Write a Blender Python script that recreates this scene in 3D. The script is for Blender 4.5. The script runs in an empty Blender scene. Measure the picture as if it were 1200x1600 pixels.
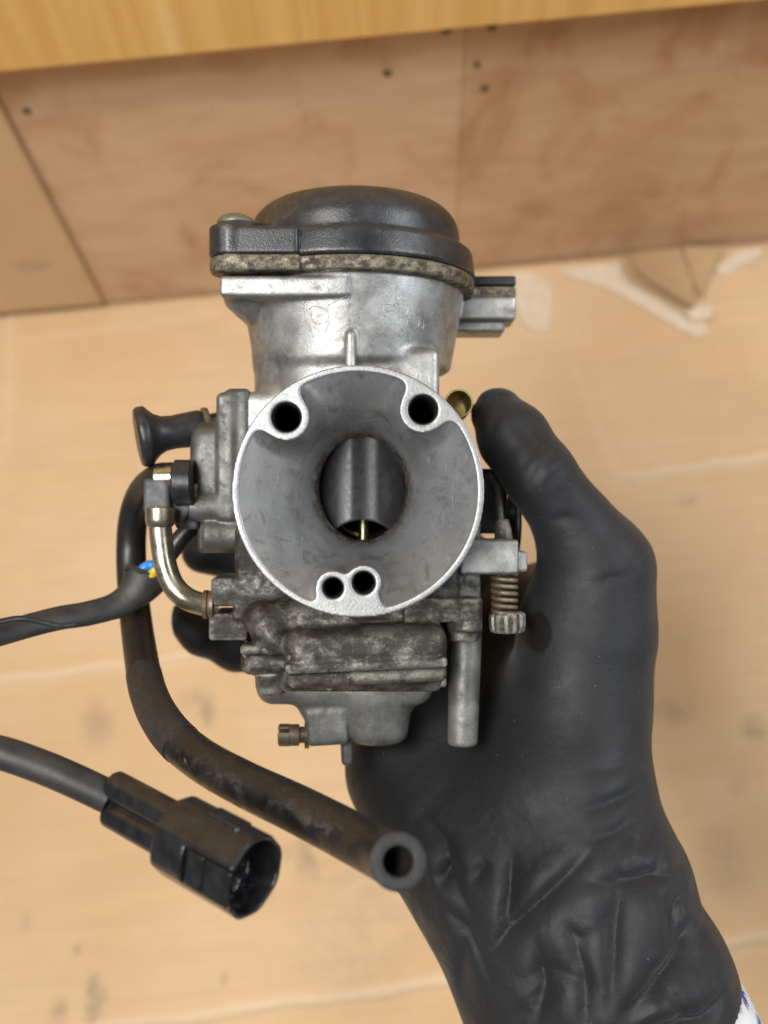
import bpy, math, random
import numpy as np
from mathutils import Vector, Matrix

random.seed(7); RNG = np.random.default_rng(11)
R = math.radians
scene = bpy.context.scene
col = scene.collection

# ------------------------------------------------------------------ camera, world, lamps, exposure
CAM_H = 0.60
PITCH, ROLL = 69.0, -5.4
DIST = 250.0                      # mm from the lens to the bell mouth rim
K = 0.152                         # mm per photo pixel at the rim plane
cam_mat = Matrix.Translation((0, 0, CAM_H)) @ Matrix.Rotation(R(90 - PITCH), 4, 'X') @ Matrix.Rotation(R(ROLL), 4, 'Z')
cd = bpy.data.cameras.new('camera'); cam = bpy.data.objects.new('camera', cd); col.objects.link(cam)
cam.matrix_world = cam_mat
cd.sensor_fit = 'VERTICAL'; cd.sensor_height = 24.0
cd.lens = 24.0 / 2 / (800 * K / DIST)
cd.clip_start = 0.01; cd.clip_end = 20
cd.dof.use_dof = True; cd.dof.focus_distance = 0.251; cd.dof.aperture_fstop = cd.lens / 3.4
scene.camera = cam

world = bpy.data.worlds.new('World'); scene.world = world; world.use_nodes = True
bg = world.node_tree.nodes['Background']
bg.inputs[0].default_value = (0.92, 0.95, 1.0, 1); bg.inputs[1].default_value = 0.12

def area(name, loc, target, sx, sy, power, colr):
    l = bpy.data.lights.new(name, 'AREA'); l.shape = 'RECTANGLE'; l.size = sx; l.size_y = sy
    l.energy = power; l.color = colr
    o = bpy.data.objects.new(name, l); col.objects.link(o)
    o.location = loc
    o.rotation_euler = (Vector(target) - Vector(loc)).to_track_quat('-Z', 'Y').to_euler()
    return o
area('ceiling_lamp', (-0.42, -0.10, 1.30), (0.0, 0.05, 0.2), 0.65, 0.40, 16.3, (1.0, 0.972, 0.93))
area('window_light', (0.95, 0.05, 1.10), (0.0, 0.0, 0.25), 0.7, 0.6, 9.5, (0.90, 0.95, 1.0))

scene.view_settings.view_transform = 'Standard'; scene.view_settings.look = 'None'
scene.view_settings.exposure = 0.0; scene.view_settings.gamma = 1.0
scene.view_settings.use_curve_mapping = False

# held frame: x to the side, y away from the lens, z up the picture; millimetres, origin in the rim plane
HELD = cam_mat @ Matrix.Translation((0, 0, -DIST / 1000)) @ Matrix.Rotation(R(-90), 4, 'X')
def sc(y): return K * (1 + y / DIST)
def X(px, y=0): return (px - 600) * sc(y)
def Z(py, y=0): return (800 - py) * sc(y)
def P(px, py, y=0): return np.array((X(px, y), y, Z(py, y)))

def cast(px, py, plane):
    """photo pixel to a point on the bench ('z', h) or the back wall ('y', d), in metres"""
    d = cam_mat.to_3x3() @ Vector(((px - 600) * K, (800 - py) * K, -DIST))
    o = cam_mat.translation
    if plane[0] == 'z': t = (plane[1] - o.z) / d.z
    else: t = (plane[1] - o.y) / d.y
    return o + d * t

# ------------------------------------------------------------------ mesh helpers
def new_mesh(name, v, faces, smooth=True, sharp=None):
    me = bpy.data.meshes.new(name)
    v = np.asarray(v, dtype=np.float32)
    if isinstance(faces, np.ndarray):
        n, k = faces.shape
        me.vertices.add(len(v)); me.vertices.foreach_set('co', v.ravel())
        me.loops.add(n * k); me.loops.foreach_set('vertex_index', faces.astype(np.int32).ravel())
        me.polygons.add(n)
        me.polygons.foreach_set('loop_start', np.arange(0, n * k, k, dtype=np.int32))
        me.update(calc_edges=True)
    else:
        me.from_pydata([tuple(map(float, p)) for p in v], [], faces); me.update()
    me.validate()
    if smooth: me.polygons.foreach_set('use_smooth', np.ones(len(me.polygons), dtype=bool))
    if sharp: me.set_sharp_from_angle(angle=R(sharp))
    return me

def link(name, me, mat, parent=None):
    o = bpy.data.objects.new(name, me); col.objects.link(o)
    if mat is not None:
        me.materials.clear(); me.materials.append(mat)
    if parent is not None: o.parent = parent
    return o

class Root:
    """a thing in the held frame: an Empty at its base; parts given in held-frame millimetres"""
    def __init__(self, name, base, label, cat):
        self.e = bpy.data.objects.new(name, None); col.objects.link(self.e)
        self.e.empty_display_size = 0.01
        self.b = np.asarray(base, float)
        self.e.matrix_world = HELD @ Matrix.Translation(Vector(self.b / 1000))
        self.e['label'] = label; self.e['category'] = cat
    def part(self, name, v, f, mat, parent=None, smooth=True, sharp=None, label=None):
        v = (np.asarray(v, float) - self.b) / 1000
        o = link(name, new_mesh(name, v, f, smooth, sharp), mat, parent or self.e)
        if label: o['label'] = label
        return o

def tag(o, label=None, cat=None, kind=None, group=None):
    if label: o['label'] = label
    if cat: o['category'] = cat
    if kind: o['kind'] = kind
    if group: o['group'] = group
    return o

def catmull(pts, n):
    pts = np.asarray(pts, float); m = len(pts); out = []
    e = np.vstack([2 * pts[0] - pts[1], pts, 2 * pts[-1] - pts[-2]])
    for i in range(m - 1):
        p0, p1, p2, p3 = e[i:i + 4]
        for t in np.linspace(0, 1, n, endpoint=False):
            out.append(0.5 * (2 * p1 + (p2 - p0) * t + (2 * p0 - 5 * p1 + 4 * p2 - p3) * t * t + (3 * p1 - p0 - 3 * p2 + p3) * t ** 3))
    out.append(pts[-1]); return np.array(out)

def tube(path, rad, seg=24, cap=True, bore=None, bore_len=14, flat=None, up=(0, 1, 0)):
    """path n x 3, rad scalar or n; bore: open end with a hole of that radius at the last point"""
    path = np.asarray(path, float); n = len(path)
    rad = np.full(n, rad, float) if np.isscalar(rad) else np.asarray(rad, float)
    tang = np.gradient(path, axis=0); tang /= np.linalg.norm(tang, axis=1)[:, None]
    u = np.asarray(up, float); u = u - tang[0] * u.dot(tang[0]); u /= np.linalg.norm(u)
    a = np.arange(seg) * 2 * math.pi / seg
    v = []; f = []; us = []
    for i in range(n):
        u = u - tang[i] * u.dot(tang[i]); u /= np.linalg.norm(u); us.append(u.copy())
        w = np.cross(tang[i], u)
        fl = 1.0 if flat is None else flat[i]
        for t in a: v.append(path[i] + rad[i] * (math.cos(t) * u * fl + math.sin(t) * w))
    for i in range(n - 1):
        for j in range(seg):
            k = (j + 1) % seg
            f.append((i * seg + j, i * seg + k, (i + 1) * seg + k, (i + 1) * seg + j))
    if cap: f.append(tuple(range(seg - 1, -1, -1)))
    if bore:
        u = us[-1]; w = np.cross(tang[-1], u); last = (n - 1) * seg
        rings = [(0.25, rad[-1] - 0.3), (0.25, bore + 0.3), (-0.1, bore), (-bore_len, bore)]
        # inner wall follows the path backwards
        base = last
        for q, (off, rr) in enumerate(rings):
            s0 = len(v)
            if off > -1: c = path[-1] + tang[-1] * off; uu, ww = u, w
            else:
                d = 0; i = n - 1
                while i > 1 and d < -off: d += np.linalg.norm(path[i] - path[i - 1]); i -= 1
                c = path[i]; uu = us[i]; ww = np.cross(tang[i], uu)
            for t in a: v.append(c + rr * (math.cos(t) * uu + math.sin(t) * ww))
            for j in range(seg):
                k = (j + 1) % seg
                f.append((base + j, base + k, s0 + k, s0 + j))
            base = s0
        f.append(tuple(base + j for j in range(seg)))
    elif cap: f.append(tuple((n - 1) * seg + j for j in range(seg)))
    return np.array(v), f

def lathe(o, d, prof, seg=40, up=(0, 0, 1), mod=None):
    """profile of (distance along d, radius)"""
    o = np.asarray(o, float); d = np.asarray(d, float); d /= np.linalg.norm(d)
    u = np.asarray(up, float); u = u - d * u.dot(d); u /= np.linalg.norm(u); w = np.cross(d, u)
    v = []; f = []; n = len(prof)
    for i, (t, r) in enumerate(prof):
        for j in range(seg):
            a = 2 * math.pi * j / seg; rr = r * (mod(j, i) if mod else 1)
            v.append(o + d * t + rr * (math.cos(a) * u + math.sin(a) * w))
    for i in range(n - 1):
        for j in range(seg):
            k = (j + 1) % seg
            f.append((i * seg + j, i * seg + k, (i + 1) * seg + k, (i + 1) * seg + j))
    f.append(tuple(range(seg - 1, -1, -1))); f.append(tuple((n - 1) * seg + j for j in range(seg)))
    return np.array(v), f

# ------------------------------------------------------------------ distance-field modelling (cast and moulded shapes)
class Field:
    def __init__(self, lo, hi, h):
        self.lo = np.array(lo, np.float32); self.h = h
        n = [int(math.ceil((b - a) / h)) + 1 for a, b in zip(lo, hi)]
        ax = [(lo[i] + h * np.arange(n[i])).astype(np.float32) for i in range(3)]
        self.x = ax[0][:, None, None]; self.y = ax[1][None, :, None]; self.z = ax[2][None, None, :]
        self.shape = tuple(n)
    def box(self, c, hf, r=1.0, rz=0.0, ry=0.0):
        x, y, z = self.x - c[0], self.y - c[1], self.z - c[2]
        if ry:   # turn in the picture plane
            ca, sa = math.cos(ry), math.sin(ry); x, z = x * ca + z * sa, -x * sa + z * ca
        if rz:
            ca, sa = math.cos(rz), math.sin(rz); x, y = x * ca + y * sa, -x * sa + y * ca
        qx = np.abs(x) - hf[0] + r; qy = np.abs(y) - hf[1] + r; qz = np.abs(z) - hf[2] + r
        o = np.sqrt(np.maximum(qx, 0) ** 2 + np.maximum(qy, 0) ** 2 + np.maximum(qz, 0) ** 2)
        return o + np.minimum(np.maximum(np.maximum(qx, qy), qz), 0) - r
    def cyl(self, ax, c, r, lo, hi, rnd=0.6, r2=None):
        """axis 'x','y','z'; c = the other two coordinates in order; r at lo, r2 at hi"""
        p = {'x': (self.y, self.z, self.x), 'y': (self.x, self.z, self.y), 'z': (self.x, self.y, self.z)}[ax]
        rad = np.sqrt((p[0] - c[0]) ** 2 + (p[1] - c[1]) ** 2)
        t = p[2]; rr = r if r2 is None else r + (r2 - r) * np.clip((t - lo) / (hi - lo), 0, 1)
        q1 = rad - rr + rnd; q2 = np.abs(t - (lo + hi) / 2) - (hi - lo) / 2 + rnd
        return np.minimum(np.maximum(q1, q2), 0) + np.sqrt(np.maximum(q1, 0) ** 2 + np.maximum(q2, 0) ** 2) - rnd
    def cap(self, a, b, ra, rb=None, squash=None):
        rb = ra if rb is None else rb
        a = np.asarray(a, float); b = np.asarray(b, float); d = b - a; L = max(d.dot(d), 1e-9)
        x, y, z = self.x - a[0], self.y - a[1], self.z - a[2]
        t = np.clip((x * d[0] + y * d[1] + z * d[2]) / L, 0, 1)
        return np.sqrt((x - t * d[0]) ** 2 + (y - t * d[1]) ** 2 + (z - t * d[2]) ** 2) - (ra + (rb - ra) * t)
    def chain(self, pts, k=1.0):
        d = None
        for (a, ra), (b, rb) in zip(pts[:-1], pts[1:]):
            s = self.cap(a, b, ra, rb); d = s if d is None else su(d, s, k)
        return d
    def ell(self, c, r):
        x, y, z = (self.x - c[0]) / r[0], (self.y - c[1]) / r[1], (self.z - c[2]) / r[2]
        return (np.sqrt(x * x + y * y + z * z) - 1) * min(r)
    def mesh(self, D):
        D = np.broadcast_to(D, self.shape).astype(np.float32)
        D = D.copy()
        for s in (np.s_[0], np.s_[-1], np.s_[:, 0], np.s_[:, -1], np.s_[:, :, 0], np.s_[:, :, -1]):
            D[s] = np.maximum(D[s], 0.01)
        S = D < 0
        cnt = np.zeros(tuple(n - 1 for n in D.shape), np.int8)
        offs = [(i, j, k) for i in (0, 1) for j in (0, 1) for k in (0, 1)]
        nx, ny, nz = cnt.shape
        for i, j, k in offs: cnt += S[i:i + nx, j:j + ny, k:k + nz]
        idx = np.argwhere((cnt > 0) & (cnt < 8))
        ids = np.full(cnt.shape, -1, np.int32); ids[idx[:, 0], idx[:, 1], idx[:, 2]] = np.arange(len(idx))
        vals = [D[idx[:, 0] + i, idx[:, 1] + j, idx[:, 2] + k] for i, j, k in offs]
        acc = np.zeros((len(idx), 3), np.float32); num = np.zeros(len(idx), np.float32)
        for a in range(8):
            for b in range(a + 1, 8):
                oa, ob = np.array(offs[a]), np.array(offs[b])
                if np.abs(oa - ob).sum() != 1: continue
                m = (vals[a] < 0) != (vals[b] < 0)
                t = vals[a][m] / (vals[a][m] - vals[b][m])
                acc[m] += oa + t[:, None] * (ob - oa); num[m] += 1
        v = self.lo + self.h * (idx + acc / num[:, None])
        F = []
        for ax in range(3):
            s0 = [slice(None)] * 3; s1 = [slice(None)] * 3
            s0[ax] = slice(0, -1); s1[ax] = slice(1, None)
            A, B = S[tuple(s0)], S[tuple(s1)]
            e = np.argwhere(A != B)
            o1, o2 = (ax + 1) % 3, (ax + 2) % 3
            e = e[(e[:, o1] > 0) & (e[:, o2] > 0) & (e[:, o1] < D.shape[o1] - 1) & (e[:, o2] < D.shape[o2] - 1)]
            ins = A[e[:, 0], e[:, 1], e[:, 2]]
            def cell(d1, d2):
                q = e.copy(); q[:, o1] += d1; q[:, o2] += d2
                return ids[q[:, 0], q[:, 1], q[:, 2]]
            q = np.stack([cell(-1, -1), cell(0, -1), cell(0, 0), cell(-1, 0)], 1)
            q[~ins] = q[~ins][:, ::-1]
            F.append(q)
        return v, np.concatenate(F).astype(np.int32)

def su(a, b, k=2.0):
    h = np.maximum(k - np.abs(a - b), 0) / k
    return np.minimum(a, b) - h * h * k * 0.25
def ss(a, b, k=0.6):
    return -su(-a, b, k)
def U(k, *ds):
    d = ds[0]
    for e in ds[1:]: d = su(d, e, k)
    return d

def stroke2d(xx, zz, lines, w):
    d = None
    for ln in lines:
        for (x0, z0), (x1, z1) in zip(ln[:-1], ln[1:]):
            dx, dz = x1 - x0, z1 - z0; L = max(dx * dx + dz * dz, 1e-9)
            t = np.clip(((xx - x0) * dx + (zz - z0) * dz) / L, 0, 1)
            e = np.sqrt((xx - x0 - t * dx) ** 2 + (zz - z0 - t * dz) ** 2)
            d = e if d is None else np.minimum(d, e)
    return np.clip(1 - d / w, 0, 1)

# ------------------------------------------------------------------ materials
class NT:
    def __init__(self, name):
        self.m = bpy.data.materials.new(name); self.m.use_nodes = True
        self.t = self.m.node_tree; self.b = self.t.nodes['Principled BSDF']
        self.co = self.t.nodes.new('ShaderNodeTexCoord').outputs['Object']
    def n(self, typ, **kw):
        x = self.t.nodes.new(typ)
        for k, v in kw.items(): setattr(x, k, v)
        return x
    def l(self, a, b): self.t.links.new(a, b)
    def noise(self, scale, detail=4, rough=0.55, vec=None, dist=0.0):
        x = self.n('ShaderNodeTexNoise'); x.inputs['Scale'].default_value = scale
        x.inputs['Detail'].default_value = detail; x.inputs['Roughness'].default_value = rough
        x.inputs['Distortion'].default_value = dist
        self.l(vec if vec is not None else self.co, x.inputs['Vector']); return x.outputs['Fac']
    def stretch(self, s, off=(0, 0, 0), rot=(0, 0, 0)):
        x = self.n('ShaderNodeMapping'); x.inputs['Scale'].default_value = s; x.inputs['Location'].default_value = off
        x.inputs['Rotation'].default_value = rot
        self.l(self.co, x.inputs['Vector']); return x.outputs[0]
    def ramp(self, fac, lo, hi, a=0.0, b=1.0):
        x = self.n('ShaderNodeMapRange'); x.interpolation_type = 'SMOOTHSTEP'
        x.inputs[1].default_value = lo; x.inputs[2].default_value = hi; x.inputs[3].default_value = a; x.inputs[4].default_value = b
        self.l(fac, x.inputs[0]); return x.outputs[0]
    def mix(self, fac, a, b):
        x = self.n('ShaderNodeMix', data_type='RGBA')
        if isinstance(fac, (int, float)): x.inputs[0].default_value = fac
        else: self.l(fac, x.inputs[0])
        for s, q in ((6, a), (7, b)):
            if isinstance(q, tuple): x.inputs[s].default_value = (*q, 1)
            else: self.l(q, x.inputs[s])
        return x.outputs[2]
    def math(self, op, a, b):
        x = self.n('ShaderNodeMath', operation=op)
        for s, q in ((0, a), (1, b)):
            if isinstance(q, (int, float)): x.inputs[s].default_value = q
            else: self.l(q, x.inputs[s])
        return x.outputs[0]
    def attr(self, name):
        x = self.n('ShaderNodeAttribute', attribute_name=name); return x.outputs['Fac']
    def bump(self, h, strength, dist, prev=None):
        x = self.n('ShaderNodeBump'); x.inputs['Strength'].default_value = strength; x.inputs['Distance'].default_value = dist
        self.l(h, x.inputs['Height'])
        if prev is not None: self.l(prev, x.inputs['Normal'])
        self.l(x.outputs[0], self.b.inputs['Normal']); return x.outputs[0]
    def set(self, **kw):
        names = dict(color='Base Color', metal='Metallic', rough='Roughness', spec='Specular IOR Level', coat='Coat Weight',
                     coatr='Coat Roughness', sheen='Sheen Weight', sheenr='Sheen Roughness', sub='Subsurface Weight')
        for k, v in kw.items():
            s = self.b.inputs[names[k]]
            if isinstance(v, (int, float)): s.default_value = v
            elif isinstance(v, tuple): s.default_value = (*v, 1)
            else: self.l(v, s)
        return self

def cast_metal(name, light, dark, grime, g_lo, g_hi, metal=0.8, rough=0.42, speck=0.35, grain=0.6, seed=0, gs=150, rub=0.0):
    """cast alloy: light and dark oxide patches, grime in blotches, specks"""
    t = NT(name); o = (seed * 0.37, seed * 0.11, seed * 0.23); v = t.stretch((1, 1, 1), o)
    c = t.mix(t.ramp(t.noise(85, 8, 0.66, v), 0.38, 0.66), light, dark)
    c = t.mix(t.ramp(t.noise(900, 3, 0.6, v), 0.4, 0.75, 0, 0.35), c, dark)
    g = t.ramp(t.noise(gs, 9, 0.72, t.stretch((0.85, 1, 1.1), o), 0.1), g_lo, g_hi)
    c = t.mix(g, c, grime)
    sp = t.ramp(t.noise(1300, 3, 0.7, v), 0.63, 0.70, 0, speck)
    c = t.mix(sp, c, tuple(q * 0.35 for q in grime))
    if rub:
        pt = t.n('ShaderNodeNewGeometry').outputs['Pointiness']
        c = t.mix(t.math('MULTIPLY', t.ramp(pt, 0.508, 0.55), t.ramp(t.noise(350, 5, 0.7, v), 0.35, 0.6, 0, rub)), c, tuple(min(1, q * 1.6) for q in light))
    br = t.ramp(t.noise(1700, 2, 0.6, t.stretch((1, 1, 1), (o[0] + 3, 1, 2))), 0.68, 0.74, 0, speck * 0.9)
    c = t.mix(br, c, tuple(min(1, q * 1.5) for q in light))
    m = t.math('MULTIPLY', t.math('SUBTRACT', 1.0, t.math('MULTIPLY', g, 0.75)), metal)
    r = t.math('ADD', t.ramp(t.noise(240, 5, 0.6, v), 0.3, 0.7, rough - 0.08, rough + 0.12), t.math('MULTIPLY', g, 0.2))
    t.set(color=c, metal=m, rough=r)
    h = t.math('ADD', t.noise(2400, 3, 0.65, v), t.math('MULTIPLY', g, 0.5))
    t.bump(h, grain * 0.55, 0.00018)
    return t.m

def plain(name, color, rough=0.5, metal=0.0, var=0.25, bump=0.15, scale=300, spec=0.5, **kw):
    t = NT(name)
    c = t.mix(t.ramp(t.noise(scale, 6, 0.6), 0.3, 0.7), tuple(q * (1 - var) for q in color), tuple(min(1, q * (1 + var)) for q in color))
    t.set(color=c, rough=t.ramp(t.noise(scale * 1.7, 4), 0.3, 0.7, rough - 0.06, rough + 0.08), metal=metal, spec=spec, **kw)
    t.bump(t.noise(scale * 6, 3), bump, 0.0002)
    return t.m

M = {}
M['alloy'] = cast_metal('alloy_upper', (0.46, 0.463, 0.455), (0.24, 0.243, 0.237), (0.08, 0.07, 0.055), 0.50, 0.76, 0.80, 0.45, 0.6, 0.7, 1)
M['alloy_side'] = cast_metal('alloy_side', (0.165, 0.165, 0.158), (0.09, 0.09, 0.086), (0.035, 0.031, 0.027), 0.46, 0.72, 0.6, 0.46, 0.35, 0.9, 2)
M['alloy_dirty'] = cast_metal('alloy_dirty', (0.205, 0.195, 0.172), (0.080, 0.074, 0.063), (0.022, 0.0175, 0.0125), 0.40, 0.57, 0.65, 0.38, 0.6, 1.2, 3, 170, 0.9)
M['alloy_deck'] = cast_metal('alloy_deck', (0.165, 0.161, 0.152), (0.066, 0.064, 0.058), (0.020, 0.017, 0.0135), 0.40, 0.57, 0.7, 0.40, 0.6, 1.2, 13, 170, 0.9)
M['alloy_zinc'] = cast_metal('alloy_zinc', (0.27, 0.27, 0.255), (0.14, 0.138, 0.127), (0.045, 0.037, 0.027), 0.46, 0.76, 0.6, 0.44, 0.4, 0.8, 4)
M['brown_band'] = cast_metal('brown_band', (0.30, 0.27, 0.195), (0.165, 0.142, 0.098), (0.032, 0.026, 0.019), 0.38, 0.60, 0.65, 0.42, 0.8, 1.1, 5, 420, 0.4)
M['brass'] = plain('brass', (0.40, 0.33, 0.15), 0.36, 0.9, 0.25, 0.15, 400)
M['pale_brass'] = plain('pale_brass', (0.62, 0.56, 0.38), 0.3, 1.0, 0.1, 0.1, 400)
M['plated'] = cast_metal('plated_steel', (0.52, 0.485, 0.385), (0.33, 0.30, 0.22), (0.12, 0.085, 0.05), 0.52, 0.78, 0.95, 0.30, 0.3, 0.3, 8)
M['rust_steel'] = cast_metal('rusty_steel', (0.30, 0.255, 0.18), (0.16, 0.12, 0.085), (0.10, 0.055, 0.03), 0.42, 0.66, 0.7, 0.45, 0.4, 0.6, 9)

# ------------------------------------------------------------------ the setting: bench, cardboard, plywood back, oak panel
WALL_Y = 0.60 / math.tan(R(56.4))
SHELF_Y = WALL_Y - 0.022
def wood(name, a, b, dark, vertical=False, blot=0.5):
    t = NT(name)
    s = (40, 40, 8) if vertical else (12, 40, 40)
    g = t.noise(1.0, 7, 0.6, t.stretch(s), 0.8)
    c = t.mix(t.ramp(g, 0.32, 0.68), a, b)
    c = t.mix(t.ramp(t.noise(1.0, 5, 0.6, t.stretch((17, 17, 13)), 0.7), 0.46, 0.70, 0, blot), c, dark)
    c = t.mix(t.ramp(t.noise(1.0, 4, 0.6, t.stretch((70, 70, 45), (3, 1, 2))), 0.64, 0.76, 0, 0.6), c, tuple(q * 0.9 for q in dark))
    c = t.mix(t.ramp(t.noise(1.0, 3, 0.6, t.stretch((s[0] * 6, s[1] * 6, s[2] * 5))), 0.6, 0.75, 0, 0.25), c, dark)
    t.set(color=c, rough=0.55, spec=0.3)
    t.bump(g, 0.15, 0.0006)
    return t
M['ply'] = wood('plywood', (0.66, 0.462, 0.298), (0.57, 0.378, 0.228), (0.44, 0.25, 0.128), False, 0.75).m
M['ply_b'] = wood('plywood_darker', (0.60, 0.405, 0.245), (0.51, 0.325, 0.183), (0.41, 0.215, 0.10), False, 0.85).m
oak = NT('oak_veneer')
gv = oak.noise(1.0, 6, 0.6, oak.stretch((95, 95, 3.2)), 0.5)
gw = oak.noise(1.0, 3, 0.5, oak.stretch((28, 28, 1.4)), 1.2)
c = oak.mix(oak.ramp(gv, 0.35, 0.66), (0.66, 0.375, 0.10), (0.75, 0.47, 0.155))
c = oak.mix(oak.ramp(gw, 0.56, 0.70, 0, 0.55), c, (0.80, 0.56, 0.25))
oak.set(color=c, rough=0.42, spec=0.4, coat=0.15, coatr=0.3); oak.bump(gv, 0.1, 0.0004)
M['oak'] = oak.m

def box_mesh(name, lo, hi, mat, parent=None, bev=0.001):
    lo, hi = Vector(lo), Vector(hi)
    v = [(x, y, z) for x in (lo.x, hi.x) for y in (lo.y, hi.y) for z in (lo.z, hi.z)]
    f = [(0, 1, 3, 2), (4, 6, 7, 5), (0, 4, 5, 1), (2, 3, 7, 6), (0, 2, 6, 4), (1, 5, 7, 3)]
    me = new_mesh(name, v, f, smooth=False); o = link(name, me, mat, parent)
    if bev:
        b = o.modifiers.new('bevel', 'BEVEL'); b.width = bev; b.segments = 2
    return o

bench = box_mesh('workbench_top', (-0.75, -0.55, -0.035), (0.75, WALL_Y + 0.02, -0.004), M['ply'])
tag(bench, 'wooden workbench top under the cardboard', kind='structure')

back = bpy.data.objects.new('back_wall', None); col.objects.link(back); back.location = (0, WALL_Y, 0)
tag(back, 'plywood back board behind the bench', kind='structure')
seam = cast(718, 225, ('y', WALL_Y)).x
def wpart(name, lo, hi, mat, bev=0.0008):
    o = box_mesh(name, lo, hi, mat, None, bev)
    o.parent = back; o.location = (0, -WALL_Y, 0); return o
wpart('plywood_panel', (-0.75, WALL_Y, -0.004), (seam - 0.0001, WALL_Y + 0.012, 0.75), M['ply'], 0.0003)
wpart('plywood_panel', (seam + 0.0001, WALL_Y + 0.0004, -0.004), (0.75, WALL_Y + 0.0135, 0.75), M['ply_b'], 0.0003)
M['screw_dull'] = plain('dull_brass_screw', (0.14, 0.105, 0.045), 0.5, 0.5, 0.4, 0.4, 900)
for (px, py, r) in ((42, 173, 3.4), (605, 114, 3.6), (697, 47, 4.2), (768, 42, 4.0), (757, 138, 3.4), (745, 101, 2.6)):
    p = cast(px, py, ('y', WALL_Y))
    v, f = lathe((p.x, p.y + 0.002, p.z), (0, -1, 0), [(0, r * .00062), (0.0022, r * .00062), (0.0031, r * .00045), (0.0034, r * .0002)], 18)
    o = link('screw_head', new_mesh('screw_head', v, f, True, 40), M['screw_dull'], back); o.location = (0, -WALL_Y, 0)

ps = cast(600, 57, ('y', SHELF_Y))
o = box_mesh('oak_panel', (-0.75, SHELF_Y, 0), (0.75, WALL_Y - 0.0005, 0.42), M['oak'], None, 0.0012)
o.location.z = ps.z
tag(o, 'yellow oak veneer panel overhanging the plywood back board', 'cabinet panel')

# cardboard: one sheet with score lines, smudges and a torn corner
def board_mat(name, a, b, dark):
    t = NT(name)
    fl = t.noise(1.0, 4, 0.6, t.stretch((10, 300, 300)))
    c = t.mix(t.ramp(t.noise(7, 6, 0.6), 0.36, 0.64), a, b)
    c = t.mix(t.ramp(t.noise(1.0, 6, 0.65, t.stretch((5, 26, 26), (1, 4, 2)), 0.4), 0.50, 0.70, 0, 0.30), c, tuple(min(1, q * 1.12 + 0.02) for q in a))
    c = t.mix(t.ramp(fl, 0.45, 0.7, 0, 0.42), c, tuple(q * 0.83 for q in a))
    c = t.mix(t.ramp(t.noise(1.0, 7, 0.7, t.stretch((18, 60, 60), (2, 7, 1)), 0.6), 0.60, 0.78, 0, 0.28), c, dark)
    c = t.mix(t.ramp(t.noise(210, 4, 0.6), 0.68, 0.76, 0, 0.35), c, tuple(q * 0.7 for q in dark))
    c = t.mix(t.math('MULTIPLY', t.attr('wear'), 0.6), c, (0.76, 0.59, 0.40))
    st = t.math('MULTIPLY', t.attr('stain'), t.ramp(t.noise(75, 8, 0.75, None, 0.8), 0.30, 0.60, 0.0, 0.95))
    c = t.mix(st, c, (0.19, 0.155, 0.125))
    c = t.mix(t.ramp(t.attr('stain2'), 0.0, 1.0), c, (0.33, 0.20, 0.10))
    t.set(color=c, rough=0.72, spec=0.25)
    t.bump(t.math('ADD', fl, t.math('MULTIPLY', t.noise(420, 5), 0.5)), 0.3, 0.0008)
    return t.m
M['card'] = board_mat('cardboard', (0.640, 0.455, 0.268), (0.585, 0.395, 0.215), (0.43, 0.275, 0.145))
M['card_torn'] = board_mat('cardboard_torn_paper', (0.50, 0.335, 0.185), (0.43, 0.275, 0.14), (0.33, 0.20, 0.10))

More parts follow.
